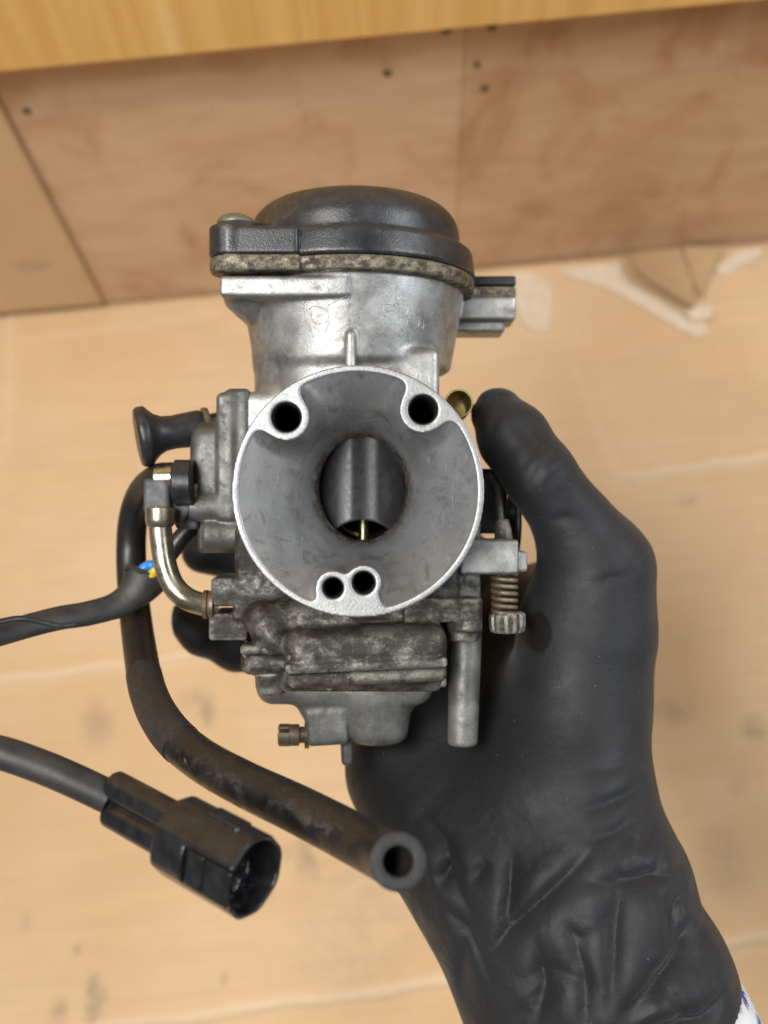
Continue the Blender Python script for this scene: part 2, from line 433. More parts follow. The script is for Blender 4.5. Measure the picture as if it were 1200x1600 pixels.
def sheet(name, x0, x1, y0, y1, step, creases, stains, stain2, mat, thick=0.003, warp=0.0008, top=0.0):
    nx = int((x1 - x0) / step) + 1; ny = int((y1 - y0) / step) + 1
    gx = np.linspace(x0, x1, nx); gy = np.linspace(y0, y1, ny)
    xx, yy = np.meshgrid(gx, gy, indexing='ij')
    zz = warp * (np.sin(xx * 11 + 1) * np.sin(yy * 13 + 2) - 1)
    for (a, b, hgt, w) in creases:
        ax, ay, bx, by = a.x, a.y, b.x, b.y
        dx, dy = bx - ax, by - ay; L = math.hypot(dx, dy)
        t = ((xx - ax) * dx + (yy - ay) * dy) / L / L; s = ((xx - ax) * dy - (yy - ay) * dx) / L
        m = np.clip((t + 0.01) / 0.02, 0, 1) * np.clip((1.01 - t) / 0.02, 0, 1)
        s = s + 0.0008 * np.sin(t * 37 + 1) + 0.0005 * np.sin(t * 91)
        zz += m * hgt * (np.exp(-(s / w) ** 2) - 0.7 * np.exp(-((s - 2.2 * w) / (1.1 * w)) ** 2))
    wr = np.zeros_like(xx)
    for (a, b, hgt, w) in creases:
        dx, dy = b.x - a.x, b.y - a.y; L = math.hypot(dx, dy)
        t = ((xx - a.x) * dx + (yy - a.y) * dy) / L / L; q = ((xx - a.x) * dy - (yy - a.y) * dx) / L + 0.0008 * np.sin(t * 37 + 1)
        wr = np.maximum(wr, np.clip((t + 0.01) / 0.02, 0, 1) * np.clip((1.01 - t) / 0.02, 0, 1) * np.exp(-(q / (w * 1.1)) ** 2) * min(1, hgt / 0.0016))
    sv = np.zeros_like(xx); s2 = np.zeros_like(xx)
    for (p, rx, ry, a) in stains:
        sv = np.maximum(sv, a * np.clip(1.0 - 0.45 * (((xx - p.x) / rx) ** 2 + ((yy - p.y) / ry) ** 2), 0, 1))
    for (p, rx, ry, a) in stain2:
        s2 = np.maximum(s2, a * np.clip(1.2 - ((xx - p.x) / rx) ** 2 - ((yy - p.y) / ry) ** 2, 0, 1))
    v = np.stack([xx, yy, zz + top], -1).reshape(-1, 3)
    q = np.arange(nx * ny).reshape(nx, ny)
    f = np.stack([q[:-1, :-1], q[1:, :-1], q[1:, 1:], q[:-1, 1:]], -1).reshape(-1, 4)
    n0 = len(v); ring = np.concatenate([q[:, 0], q[-1, 1:], q[-2::-1, -1], q[0, -2:0:-1]])
    low = v[ring].copy(); low[:, 2] = top - thick
    v = np.vstack([v, low]); k = len(ring); i = np.arange(k); j = (i + 1) % k
    f = np.vstack([f, np.stack([ring[i], n0 + i, n0 + j, ring[j]], -1)])
    me = new_mesh(name, v, f)
    for nm, arr in (('stain', sv), ('stain2', s2), ('wear', wr)):
        at = me.attributes.new(nm, 'FLOAT', 'POINT')
        at.data.foreach_set('value', np.concatenate([arr.ravel(), np.zeros(k)]).astype(np.float32))
    return link(name, me, mat)
G = lambda px, py: cast(px, py, ('z', 0.0))
creases = [(G(-150, 1083), G(700, 969), 0.0026, 0.0028), (G(965, 745), G(1400, 684), 0.0028, 0.0026),
           (G(-100, 1640), G(1400, 1436), 0.0026, 0.0028), (G(15, 485), G(10, 700), 0.0007, 0.002),
           (G(965, 742), G(890, 560), 0.0006, 0.002), (G(20, 530), G(345, 485), 0.0005, 0.0016)]
stains = [(G(145, 1562), .0035, .012, .75), (G(92, 1580), .004, .006, .5), (G(160, 1555), .003, .004, .5), (G(480, 1342), .006, .010, .55),
          (G(325, 1110), .004, .008, .7), (G(300, 1090), .008, .005, .35), (G(152, 1130), .008, .012, .4), (G(118, 1486), .002, .003, .6),
          (G(1180, 1138), .006, .006, .6), (G(1050, 1110), .010, .007, .35), (G(1075, 780), .005, .004, .5), (G(350, 1530), .002, .003, .5),
          (G(1155, 1228), .005, .004, .35), (G(1130, 1340), .012, .018, .25), (G(450, 1330), .003, .004, .5), (G(560, 1440), .03, .04, .22),
          (G(40, 1440), .003, .004, .4), (G(420, 1400), .002, .002, .4)]
stain2 = [(G(1090, 960), .03, .05, .18), (G(30, 700), .05, .03, .15), (G(1120, 640), .06, .03, .2), (G(900, 640), .02, .08, .16)]
card = sheet('cardboard_sheet', -0.62, 0.62, -0.46, WALL_Y - 0.002, 0.003, creases, stains, stain2, M['card'])
tag(card, 'tan corrugated cardboard sheet covering the whole bench', 'cardboard')

def patch(name, pxs, mat, parent, h, curl=None):
    """a torn scrap of paper lying on the sheet; per corner lift gives the curl"""
    n = len(pxs); top = []
    for i, (px, py) in enumerate(pxs):
        g = G(px, py); top.append((g.x, min(g.y, WALL_Y - 0.001), h + (curl[i] if curl else 0)))
    c = np.mean(np.array(top), 0); v = top + [tuple(c)] + [(a, b, z - 0.0022) for a, b, z in top]
    f = [(i, (i + 1) % n, n) for i in range(n)]
    f += [(i, n + 1 + i, n + 1 + (i + 1) % n, (i + 1) % n) for i in range(n)]
    me = new_mesh(name, v, f, True, 35)
    for nm in ('stain', 'stain2', 'wear'): me.attributes.new(nm, 'FLOAT', 'POINT')
    return link(name, me, mat, parent)
M['paper'] = plain('torn_white_paper', (0.64, 0.52, 0.385), 0.8, 0, 0.1, 0.3, 200, 0.2)
patch('torn_edge', [(868, 423), (930, 416), (968, 415), (974, 440), (1010, 462), (1060, 490), (1098, 500), (1108, 520), (1088, 528), (1050, 508), (1000, 478), (950, 452), (900, 436)],
      M['paper'], card, 0.0006, [0, .0005, .0015, .002, .002, .002, .001, 0, 0, 0, 0, 0, 0])
patch('torn_flap', [(980, 404), (1000, 392), (1062, 388), (1080, 440), (1090, 488), (1060, 480), (1010, 454), (985, 432)],
      M['card_torn'], card, 0.0006, [.005, .001, .001, .002, .002, .008, .012, .011])
patch('torn_flap', [(1066, 388), (1130, 392), (1110, 432), (1094, 470), (1082, 440)], M['card_torn'], card, 0.0016, [.001, .003, .001, .003, 0])
patch('torn_edge', [(1118, 418), (1150, 396), (1186, 390), (1190, 402), (1155, 416), (1124, 434)], M['paper'], card, 0.0006, [0, .001, .002, .001, 0, 0])
patch('torn_edge', [(1066, 494), (1090, 484), (1112, 486), (1108, 502), (1080, 504)], M['paper'], card, 0.004, [.001, .002, .001, 0, 0])
patch('torn_edge', [(800, 424), (828, 426), (862, 448), (860, 512), (836, 520), (812, 500), (802, 460)], M['paper'], card, 0.0005)

# a cardboard flap standing against the plywood on the far side
fx = cast(78, 318, ('y', WALL_Y - 0.004)).x
fl = sheet('cardboard_flap', -0.62, fx, 0.0, 0.34, 0.004, [], [(Vector((fx - .03, .05, 0)), .01, .006, .5)], [], M['card'], 0.003, 0.0006)
fl.rotation_euler = (R(90), 0, 0); fl.location = (0, WALL_Y - 0.0045, 0.002)
tag(fl, 'tan cardboard flap standing upright against the plywood back board', 'cardboard')

# ------------------------------------------------------------------ the carburettor
carb = Root('carburettor', (-6, 46, -64), 'old alloy carburettor with black domed cap, hose and plug, held in the glove', 'carburettor')
BC = np.array((X(559.5), 0, Z(767.5))); TH_Y = 30.0
TC = P(566, 763, TH_Y); TA, TB = 69 * sc(TH_Y), 81 * sc(TH_Y)

# --- bell mouth
g = Field((-37.5, -1, -26.5), (25.5, 37, 36.5), 0.36)
t = np.clip(g.y / TH_Y, 0, 1); e = (1 - t) ** 1.38
cx = BC[0] + (TC[0] - BC[0]) * t; cz = BC[2] + (TC[2] - BC[2]) * t
ra = TA + (28.55 - TA) * e; rb = TB + (28.55 - TB) * e
dx, dz = g.x - cx, g.z - cz
q = np.sqrt((dx / ra) ** 2 + (dz / rb) ** 2)
inner = (1 - q) * (ra + rb) / 2 * 0.8
rad = np.sqrt((g.x - BC[0]) ** 2 + (g.z - BC[2]) ** 2)
bosses = []
for (px, py, r, hr, dep) in ((447, 652, 5.5, 3.55, 60), (661, 640, 5.5, 3.5, 60), (520, 919, 4.1, 2.5, 60), (568, 911, 4.2, 2.75, 60)):
    bosses.append((X(px), Z(py), r, hr, dep))
d2 = [np.sqrt((g.x - b[0]) ** 2 + (g.z - b[1]) ** 2) - b[2] - 0.03 * g.y for b in bosses]
low = su(d2[2], d2[3], 2.2)
for (px, py, r) in ((538, 940, 5.0), (562, 938, 4.6)): low = su(low, np.sqrt((g.x - X(px)) ** 2 + (g.z - Z(py)) ** 2) - r, 0.8)
solid = su(su(su(inner, d2[0], 4.5), d2[1], 4.5), low, 3.0)
rout = 30.0 - np.clip(g.y - 4.5, 0, 60) * 0.36
outer = rad - rout
D = np.maximum(np.maximum(solid, outer), np.maximum(-g.y, g.y - 36))
for b in bosses:
    D = ss(D, np.maximum(np.sqrt((g.x - b[0]) ** 2 + (g.z - b[1]) ** 2) - b[3], g.y - b[4]), 0.5)
v, f = g.mesh(D)
# worn machined face reads off the geometry: face plane and funnel share one casting, two finishes
t_ = NT('bell_alloy')
pos = t_.n('ShaderNodeSeparateXYZ'); t_.l(t_.co, pos.inputs[0])
face = t_.ramp(pos.outputs['Y'], -0.0457, -0.04545, 1, 0)          # local y of the rim plane is -46 mm
c1 = t_.mix(t_.ramp(t_.noise(60, 5), 0.3, 0.7), (0.42, 0.425, 0.435), (0.28, 0.285, 0.29))
c1 = t_.mix(t_.ramp(t_.noise(170, 6, 0.7, None, 0.8), 0.50, 0.72, 0, 0.85), c1, (0.20, 0.185, 0.155))
c1 = t_.mix(t_.ramp(t_.noise(1.0, 6, 0.7, t_.stretch((60, 30, 60), (4, 0, 1)), 1.0), 0.55, 0.68, 0, 0.5), c1, (0.50, 0.505, 0.52))
scr = t_.noise(1.0, 3, 0.6, t_.stretch((900, 400, 120), (0, 0, 0), (0, 0.7, 0)))
c1 = t_.mix(t_.ramp(scr, 0.64, 0.70, 0, 0.6), c1, (0.6, 0.6, 0.6))
c1 = t_.mix(t_.ramp(t_.noise(700, 3), 0.70, 0.76, 0, 0.6), c1, (0.05, 0.045, 0.04))
c2 = t_.mix(t_.ramp(t_.noise(1600, 4, 0.7), 0.42, 0.62), (0.34, 0.345, 0.35), (0.275, 0.28, 0.285))
c2 = t_.mix(t_.ramp(t_.noise(420, 6, 0.75), 0.62, 0.72, 0, 0.7), c2, (0.20, 0.19, 0.17))
lip = t_.math('MULTIPLY', t_.ramp(pos.outputs['Y'], -0.0235, -0.0170), t_.ramp(t_.noise(330, 7, 0.75), 0.38, 0.54))
c1 = t_.mix(lip, c1, t_.mix(t_.ramp(t_.noise(500, 4, 0.6), 0.45, 0.6), (0.035, 0.028, 0.02), (0.20, 0.13, 0.055)))
t_.set(color=t_.mix(face, c1, c2), metal=t_.ramp(face, 0, 1, 0.75, 0.8), rough=t_.math('ADD', t_.ramp(t_.noise(110, 6, 0.7), 0.3, 0.7, -0.06, 0.08), t_.ramp(face, 0, 1, 0.40, 0.47)))
t_.bump(t_.math('ADD', t_.noise(1700, 3), t_.math('MULTIPLY', lip, 2.0)), 0.22, 0.0002)
bell = carb.part('inlet_bell_mouth', v, f, t_.m, label='grey flared inlet with a bright worn rim and four bored bosses')

# --- main casting
CX, CY = -8.7, 46.0
g = Field((-53, 7.5, -30), (41, 95, 70), 0.5)
slide_cone = g.cyl('z', (CX, CY), 27.2, 39, 61.5, 1.5, 31.2)
neck = g.cyl('z', (-11.0, CY), 25.2, -4, 44, 1.0)
body = su(slide_cone, neck, 2.2)
body = su(body, g.box((2.2, 37, 33), (12.2, 15, 9.5), 2.0), 1.5)
body = su(body, g.cyl('y', (-6, 6), 20.5, 18, 93, 1.0), 3.0)
body = su(body, g.box((-30, 44, 11), (12, 17, 21), 3.0), 2.0)                         # left chamber block
body = su(body, g.box((-25, 24, 57.0), (16.4, 9, 2.55), 0.7), 0.5)                    # left front pad under the flange
body = su(body, g.cap((-37, 26, 56.5), (-35, 35, 52.5), 5.0, 3.0), 1.0)                   # boss below the left ear
body = su(body, g.box((27.0, 58, 58.4), (10.8, 7, 3.4), 0.8), 0.8)                    # right ear
body = su(body, g.box((23.5, 60, 53.6), (11.5, 6, 1.5), 0.8), 0.6)
body = su(body, g.cap((CX + 0.2, 17.6, 45), (CX + 0.2, 18.3, 34), 1.25, 1.5), 1.0)    # little rib above the rim
# cast marks: shallow raised strokes on the front of the chamber
def mk(pts, y=16): return [(X(a, y), Z(b, y)) for a, b in pts]
marks = [mk([(601, 492), (601, 474), (617, 474)]), mk([(602, 483), (613, 483)]), mk([(626, 477), (631, 481), (626, 484), (622, 480), (626, 477)]), mk([(626, 484), (632, 488), (626, 491), (621, 488), (626, 484)]),
         mk([(636, 490), (640, 474), (645, 490)]), mk([(638, 485), (643, 485)]),
         mk([(603, 508), (598, 516), (604, 524)]), mk([(618, 504), (608, 522)]), mk([(626, 507), (622, 515), (626, 522), (630, 515), (626, 507)]),
         mk([(639, 492), (636, 508), (640, 528), (645, 510), (640, 494)]), mk([(658, 490), (656, 503), (661, 508), (664, 500), (663, 489), (658, 490)]),
         mk([(482, 480), (490, 476), (500, 478), (510, 484), (513, 493), (509, 502)]), mk([(487, 484), (486, 494), (494, 503), (502, 502)]),
         mk([(480, 502), (486, 512), (488, 524)]), mk([(514, 500), (508, 516)]), mk([(512, 476), (530, 468), (545, 462)])]
# bores
dxb = (g.x - TC[0]) / (TA + 0.3); dzb = (g.z - TC[2]) / (TB + 0.3)
bore = (np.sqrt(dxb ** 2 + dzb ** 2) - 1) * TA
body = ss(body, np.maximum(bore, 8 - g.y), 0.4)
body = ss(body, g.cyl('z', (-6, 47), 16.8, -3, 66, 0.2), 0.4)
body = np.maximum(body, -np.maximum(rad_out := (np.sqrt((g.x - BC[0]) ** 2 + (g.z - BC[2]) ** 2) - (30.2 - np.clip(g.y - 4.5, 0, 60) * 0.36)), g.y - 30))
for b in bosses:
    body = su(body, np.maximum(np.maximum(np.sqrt((g.x - b[0]) ** 2 + (g.z - b[1]) ** 2) - b[2] + 0.3, 9 - g.y), g.y - 48), 0.8)
for b in bosses:
    body = ss(body, np.maximum(np.sqrt((g.x - b[0]) ** 2 + (g.z - b[1]) ** 2) - b[3] - 0.05, g.y - 46), 0.4)
body = ss(body, np.maximum(bore, 8 - g.y), 0.4)
v, f = g.mesh(body)
main = carb.part('main_casting', v, f, M['alloy'], label='silver cast alloy body with faint raised casting marks')
from mathutils.bvhtree import BVHTree
bvh = BVHTree.FromPolygons([tuple(map(float, p)) for p in v], [tuple(map(int, q)) for q in f])
M['mark'] = cast_metal('cast_mark', (0.50, 0.50, 0.49), (0.33, 0.33, 0.32), (0.16, 0.14, 0.11), 0.5, 0.7, 0.8, 0.4, 0.4, 0.6, 21)
for m in marks + [mk([(545, 462), (545, 500), (546, 520)])]:
    cu = catmull([(a, 0, b) for a, b in m], 5); pth = []
    for q in cu:
        hit = bvh.ray_cast(Vector((q[0] * 1.0, -20, q[2])), Vector((0, 1, 0)))
        if hit[0]: pth.append(np.array(hit[0]) + (0, 0.08, 0))
    if len(pth) > 2:
        v, f = tube(pth, 0.15, 8); carb.part('cast_mark', v, f, M['alloy'], main)

# near-black grooved liners added in the four bores; hole shade in their colour
M['bore_shade'] = plain('bore_shade_black', (0.018, 0.016, 0.014), 0.5, 0.3, 0.3, 0.4)
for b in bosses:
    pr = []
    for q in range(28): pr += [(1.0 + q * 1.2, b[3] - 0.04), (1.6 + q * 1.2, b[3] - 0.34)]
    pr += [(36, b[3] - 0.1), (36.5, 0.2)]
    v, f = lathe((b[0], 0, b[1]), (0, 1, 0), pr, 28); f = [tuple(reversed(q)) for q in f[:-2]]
    carb.part('bore_shade_liner', v, f, M['bore_shade'], bell, sharp=30)

# --- flange band under the cap
g = Field((-46, 9, 59), (41, 82, 66), 0.4)
ring = g.cyl('z', (CX, CY), 34.0, 60.6, 64.5, 0.9)
ring = U(0.8, ring, g.box((-30.5, 22.6, 62.5), (9.5, 10.0, 2.0), 0.7), g.cyl('z', (-38.4, 18.6), 6.0, 60.5, 64.5, 0.8))
ring = U(1.5, ring, g.box((25, 58, 63), (12.8, 7.2, 1.6), 0.7))
ring = np.maximum(ring, -g.cyl('z', (CX, CY), 26, 50, 70, 0.2))
v, f = g.mesh(ring)
carb.part('flange_band', v, f, M['brown_band'], label='brown stained flange band below the black cap')

# --- lower deck of the casting, darker and oily
g = Field((-47, 14, -26), (28, 76, 0), 0.45)
dk = g.box((-9.5, 46, -13), (29, 27, 10.5), 3.0)
dk = su(dk, g.box((-36.5, 31, -20.6), (8.0, 11, 3.7), 0.9), 0.8)
dk = su(dk, g.box((16.5, 36, -13), (8.6, 14, 11), 1.2), 0.9)
dk = su(dk, g.box((-34, 40, -9), (5, 14, 7), 1.2), 1.0)
dk = np.maximum(dk, -(np.sqrt((g.x - BC[0]) ** 2 + (g.z - BC[2]) ** 2) - 20.6))
for b in bosses:
    dk = ss(dk, np.maximum(np.sqrt((g.x - b[0]) ** 2 + (g.z - b[1]) ** 2) - b[3] - 0.05, g.y - 46), 0.4)
dk = np.maximum(dk, -np.maximum(np.sqrt((g.x - BC[0]) ** 2 + (g.z - BC[2]) ** 2) - (30.2 - np.clip(g.y - 4.5, 0, 60) * 0.36), g.y - 30))
v, f = g.mesh(dk)
carb.part('lower_deck', v, f, M['alloy_deck'], main, label='dark oily lower deck above the float bowl')

# --- black cap
g = Field((-48, 8, 63.5), (42, 84, 88), 0.42)
sh = g.cyl('z', (CX, CY), 34.3, 64.6, 72.0, 1.1, 33.3)
sh = su(sh, g.box((-30.6, 22.3, 68.0), (9.2, 9.8, 3.5), 0.8), 0.4)
sh = su(sh, g.cyl('z', (-38.6, 18.4), 5.9, 64.5, 72.4, 0.7), 0.5)
sh = su(sh, g.cyl('z', (-38.0, 21.0), 5.2, 64.5, 74.0, 0.5), 0.6)
sh = su(sh, g.box((25, 58, 66.2), (12.8, 7.0, 1.4), 0.5), 0.8)
dome = g.cyl('z', (CX + 0.5, CY), 30.0, 60, 85.2, 8.8, 29.0)
cap = su(sh, dome, 1.6)
cap = su(cap, g.cap((-37, 21, 72), (-26, 32, 73), 3.6, 3.0), 2.5)
v, f = g.mesh(cap)
tcap = NT('black_cap')
c = tcap.mix(tcap.ramp(tcap.noise(120, 6, 0.65), 0.35, 0.7), (0.016, 0.0165, 0.019), (0.030, 0.031, 0.036))
c = tcap.mix(tcap.ramp(tcap.noise(1500, 3, 0.7), 0.62, 0.74, 0, 0.4), c, (0.14, 0.14, 0.15))
c = tcap.mix(tcap.ramp(tcap.noise(90, 8, 0.7, None, 1.0), 0.54, 0.72, 0, 0.85), c, (0.075, 0.058, 0.040))
tcap.set(color=c, rough=tcap.ramp(tcap.noise(300, 5), 0.3, 0.7, 0.27, 0.42), spec=0.6)
tcap.bump(tcap.noise(1800, 3, 0.6), 0.32, 0.0002)
capo = carb.part('diaphragm_cap', v, f, tcap.m, label='black domed cap with screw ears')
v, f = lathe((-38.0, 21.0, 73.6), (0.05, 0.03, 1), [(0, 5.0), (0.7, 5.1), (1.8, 4.3), (2.7, 2.6), (3.1, 0.8)], 28)
carb.part('cap_screw', v, f, cast_metal('dirty_screw', (0.30, 0.30, 0.25), (0.16, 0.16, 0.13), (0.07, 0.06, 0.04), 0.45, 0.7, 0.7, 0.4, 0.3, 0.5, 12), capo, sharp=50)

# --- slide, needle and butterfly inside the bore
g = Field((-24, 30, -14), (12, 65, 66), 0.4)
sl = g.cyl('z', (-6, 47), 16.0, -12, 64, 0.6)
sl = ss(sl, g.cyl('z', (X(572, 32), 26.9), 4.6, -14, 70, 0.2), 2.0)
sl = ss(sl, g.cyl('y', (TC[0], Z(877, 33)), 64 * sc(33), 20, 70, 0.3), 0.4)
v, f = g.mesh(sl)
M['slide'] = plain('hard_black_slide', (0.030, 0.031, 0.034), 0.36, 0.2, 0.2, 0.15, 500)
carb.part('throttle_slide', v, f, M['slide'], label='dark throttle slide seen through the inlet')
v, f = tube([(TC[0], 47, 8), (TC[0], 46, -2), (TC[0], 45.2, -9), (TC[0], 45, -12)], [1.5, 1.45, 1.3, 1.2], 16)
carb.part('jet_needle', v, f, M['pale_brass'])
v, f = lathe((TC[0], 82, 6), (0.1, 1, 0.25), [(-0.7, 13.2), (0.7, 13.2)], 40)
carb.part('butterfly_plate', v, f, M['bore_shade'], sharp=30)  # near-black in place of brass: shade of the deep bore put into colour

# --- left starter housing
g = Field((-58, 16, -16), (-28, 60, 36), 0.42)
pl = U(1.2, g.box((-41.6, 42, 14.5), (2.6, 16, 17.0), 1.6), g.box((-38.5, 44, 15), (3.2, 17.5, 17.6), 1.4))
hs = g.cyl('x', (40, 14), 12.2, -51.5, -38, 2.5)
hs = su(hs, g.box((-45.2, 40, 11), (5.0, 12.5, 11.5), 3.0), 2.5)
hs = su(hs, g.cyl('x', (34, 7), 6.2, -51.0, -38, 1.2), 1.5)
hs = su(hs, g.cyl('x', (30, 1.5), 4.2, -52.0, -34, 1.4), 1.2)
hs = su(hs, g.cyl('x', (30.5, -6.0), 4.6, -48.0, -32, 1.4), 0.7)
hs = su(hs, g.box((-45, 40, -4), (5, 9, 7), 1.5), 1.0)
pl = su(pl, hs, 1.0)
v, f = g.mesh(pl)
starter = carb.part('starter_housing', v, f, M['alloy_side'], label='dull grey side housing carrying the choke knob')

# choke knob
M['blk'] = plain('black_plastic', (0.020, 0.021, 0.024), 0.36, 0, 0.3, 0.12, 400, 0.5)
M['blk_matte'] = plain('black_rubber', (0.022, 0.022, 0.023), 0.55, 0, 0.3, 0.3, 250, 0.4)
ka, kb = P(318, 668, 38), P(214, 684, 33)
L = np.linalg.norm(kb - ka)
prof = [(0, 4.4), (0.6, 4.9), (2, 4.95), (5, 4.75), (8, 4.55), (10.5, 4.8), (12.3, 5.7), (13.6, 7.0), (14.4, 8.0), (14.9, 8.25), (16.4, 8.15), (17.2, 7.6), (17.4, 6.5), (17.2, 0.5)]
s_ = L / 17.4
v, f = lathe(ka, kb - ka, [(a * s_, b) for a, b in prof], 44)
knob = carb.part('choke_knob', v, f, M['blk'], sharp=60)
v, f = lathe(ka + (ka - kb) * 0.10, kb - ka, [(0, 5.0), (0.5, 5.4), (1.6, 5.4), (1.9, 3.4), (3.2, 3.4)], 30)
carb.part('knob_collar', v, f, M['rust_steel'], knob, sharp=40)
v, f = lathe(P(350, 660, 42), P(316, 668, 38) - P(350, 660, 42), [(0, 3.2), (9, 3.2)], 24)
carb.part('choke_rod', v, f, M['blk'], knob, sharp=40)

# coolant fitting: black nut, plated stub, plastic elbow, plated pipe
fy = 26
def mod6(j, i): return 1 / max(math.cos(((j / 48 * 6) % 1 - 0.5) * math.pi / 3), 0.8) * 0.93
v, f = lathe(P(303, 754, fy), (-1, 0, -0.02), [(0, 5.2), (0.4, 6.0), (4.6, 6.1), (5.2, 5.4)], 48)
carb.part('black_nut', v, f, M['blk'], sharp=30)
v, f = lathe(P(276, 746, fy), (-1, 0, -0.02), [(0, 3.3), (2.6, 3.3), (2.8, 3.0), (5.4, 3.0), (5.6, 2.6)], 28)
carb.part('hose_stub', v, f, M['plated'], sharp=40)
v, f = lathe(P(312, 775, fy + 5), (-1, 0, 0.05), [(0, 4.6), (2.4, 4.6)], 30)
carb.part('plated_washer', v, f, M['plated'], sharp=40)
g = Field((-70, 12, -8), (-46, 45, 14), 0.35)
el = U(1.5, g.box((X(248, fy), fy + 1, Z(775, fy)), (3.5, 4.0, 4.6), 1.2), g.box((X(274, fy), fy + 3, Z(795, fy)), (3.6, 3.2, 3.0), 1.0, ry=-0.6),
       g.cyl('x', (fy + 2, Z(748, fy)), 4.2, X(250, fy), X(232, fy), 1.2))
el = su(el, g.box((X(288, fy), fy + 6, Z(812, fy)), (3.0, 3, 2.6), 1.0), 2.0)
v, f = g.mesh(el)
M['grey_plastic'] = plain('grey_black_plastic', (0.075, 0.080, 0.090), 0.5, 0, 0.25, 0.2, 300, 0.4)
carb.part('pipe_elbow', v, f, M['grey_plastic'])
pp = catmull([P(250, 792, 22), P(250, 815, 22), P(253, 850, 22), P(259, 885, 22), P(271, 915, 22), P(292, 935, 22), P(318, 944, 23), P(340, 946, 24)], 8)
v, f = tube(pp, 2.95, 28)
pipe = carb.part('bent_pipe', v, f, M['plated'], sharp=40, label='bent plated steel pipe')
v, f = lathe(P(250, 792, 22), (0.02, 0, -1), [(0, 3.3), (0.4, 3.75), (3.2, 3.85), (4.6, 3.6), (5.3, 2.9)], 32)
carb.part('pipe_collar', v, f, M['plated'], pipe, sharp=40)
v, f = lathe(P(317, 944, 23), (1, 0, -0.02), [(0, 3.2), (0.3, 3.7), (1.3, 3.7), (1.5, 3.3), (2.0, 3.7), (3, 3.7), (3.2, 2.8)], 32)
carb.part('pipe_collar', v, f, M['rust_steel'], pipe, sharp=40)

# drain hose
hp = [(268, 745, 30), (246, 748, 36), (222, 770, 46), (208, 812, 52), (205, 868, 54), (209, 935, 49), (218, 1010, 37), (232, 1083, 18), (262, 1140, -3), (310, 1184, -20),
      (380, 1224, -36), (460, 1262, -51), (540, 1303, -65), (592, 1330, -78), (617, 1343, -90), (622, 1346, -97)]
path = catmull([P(a, b, y if y > 0 else y * 0.60) for a, b, y in hp], 10)
n = len(path); rr = np.interp(np.linspace(0, 1, n), [0, 0.2, 0.5, 0.75, 1], [3.9, 4.15, 4.6, 5.0, 5.25])
v, f = tube(path, rr, 36, True, 2.75, 16)
th = NT('rubber_hose')
pos = th.n('ShaderNodeSeparateXYZ'); th.l(th.co, pos.inputs[0])
c = th.mix(th.ramp(th.noise(60, 5), 0.3, 0.7), (0.009, 0.009, 0.0094), (0.017, 0.016, 0.0155))
br = th.ramp(th.noise(75, 8, 0.72, None, 1.4), 0.50, 0.64)
# oil and mud soak only the stretch near the open end of the hose
zone = th.math('MULTIPLY', th.ramp(pos.outputs['Y'], -0.035, -0.052), th.ramp(pos.outputs['Y'], -0.100, -0.088))
c = th.mix(th.math('MULTIPLY', br, zone), c, (0.033, 0.023, 0.015))
c = th.mix(th.math('MULTIPLY', th.ramp(th.noise(260, 6, 0.7, None, 0.5), 0.64, 0.72, 0, 0.7), zone), c, (0.20, 0.145, 0.085))
wet = th.math('MULTIPLY', th.ramp(th.noise(90, 6, 0.7, th.stretch((1, 1, 1), (2, 1, 0))), 0.48, 0.58), zone)
th.set(color=c, rough=th.ramp(wet, 0, 1, 0.38, 0.18), spec=0.5)
th.bump(th.math('ADD', th.noise(500, 5, 0.7), th.math('MULTIPLY', br, zone)), 0.35, 0.0003)
hose = carb.part('drain_hose', v, f, th.m, sharp=45, label='thick black rubber hose hanging towards the viewer, end open')
# the sawn rubber end and two shrink sleeves are looks of their own
a0 = path[-1]; ad = path[-1] - path[-3]; ad /= np.linalg.norm(ad)
M['cut_rubber'] = plain('cut_rubber_end', (0.034, 0.034, 0.035), 0.6, 0, 0.2, 0.5, 900, 0.3)
v = []; f = []
for (tt, r_) in ((0.1, 5.27), (0.5, 5.05), (0.62, 4.1), (0.5, 2.98), (0.1, 2.76)):
    u_ = np.cross(ad, (0, 0, 1)); u_ /= np.linalg.norm(u_); w_ = np.cross(ad, u_)
    for j in range(36): v.append(a0 + ad * tt + r_ * (math.cos(j * math.pi / 18) * u_ + math.sin(j * math.pi / 18) * w_))
for i in range(4):
    for j in range(36): k = (j + 1) % 36; f.append((i * 36 + j, i * 36 + k, i * 36 + 36 + k, i * 36 + 36 + j))
carb.part('cut_end', v, f, M['cut_rubber'], hose, label='pale cut end face of the hose')
M['sleeve'] = plain('shrink_sleeve', (0.030, 0.028, 0.026), 0.55, 0, 0.2, 0.35, 500, 0.3)
i0, i1 = 66, 86
v, f = tube(path[i0:i1], rr[i0:i1] + 0.18, 36, True); carb.part('hose_sleeve', v, f, M['sleeve'], hose, sharp=45)

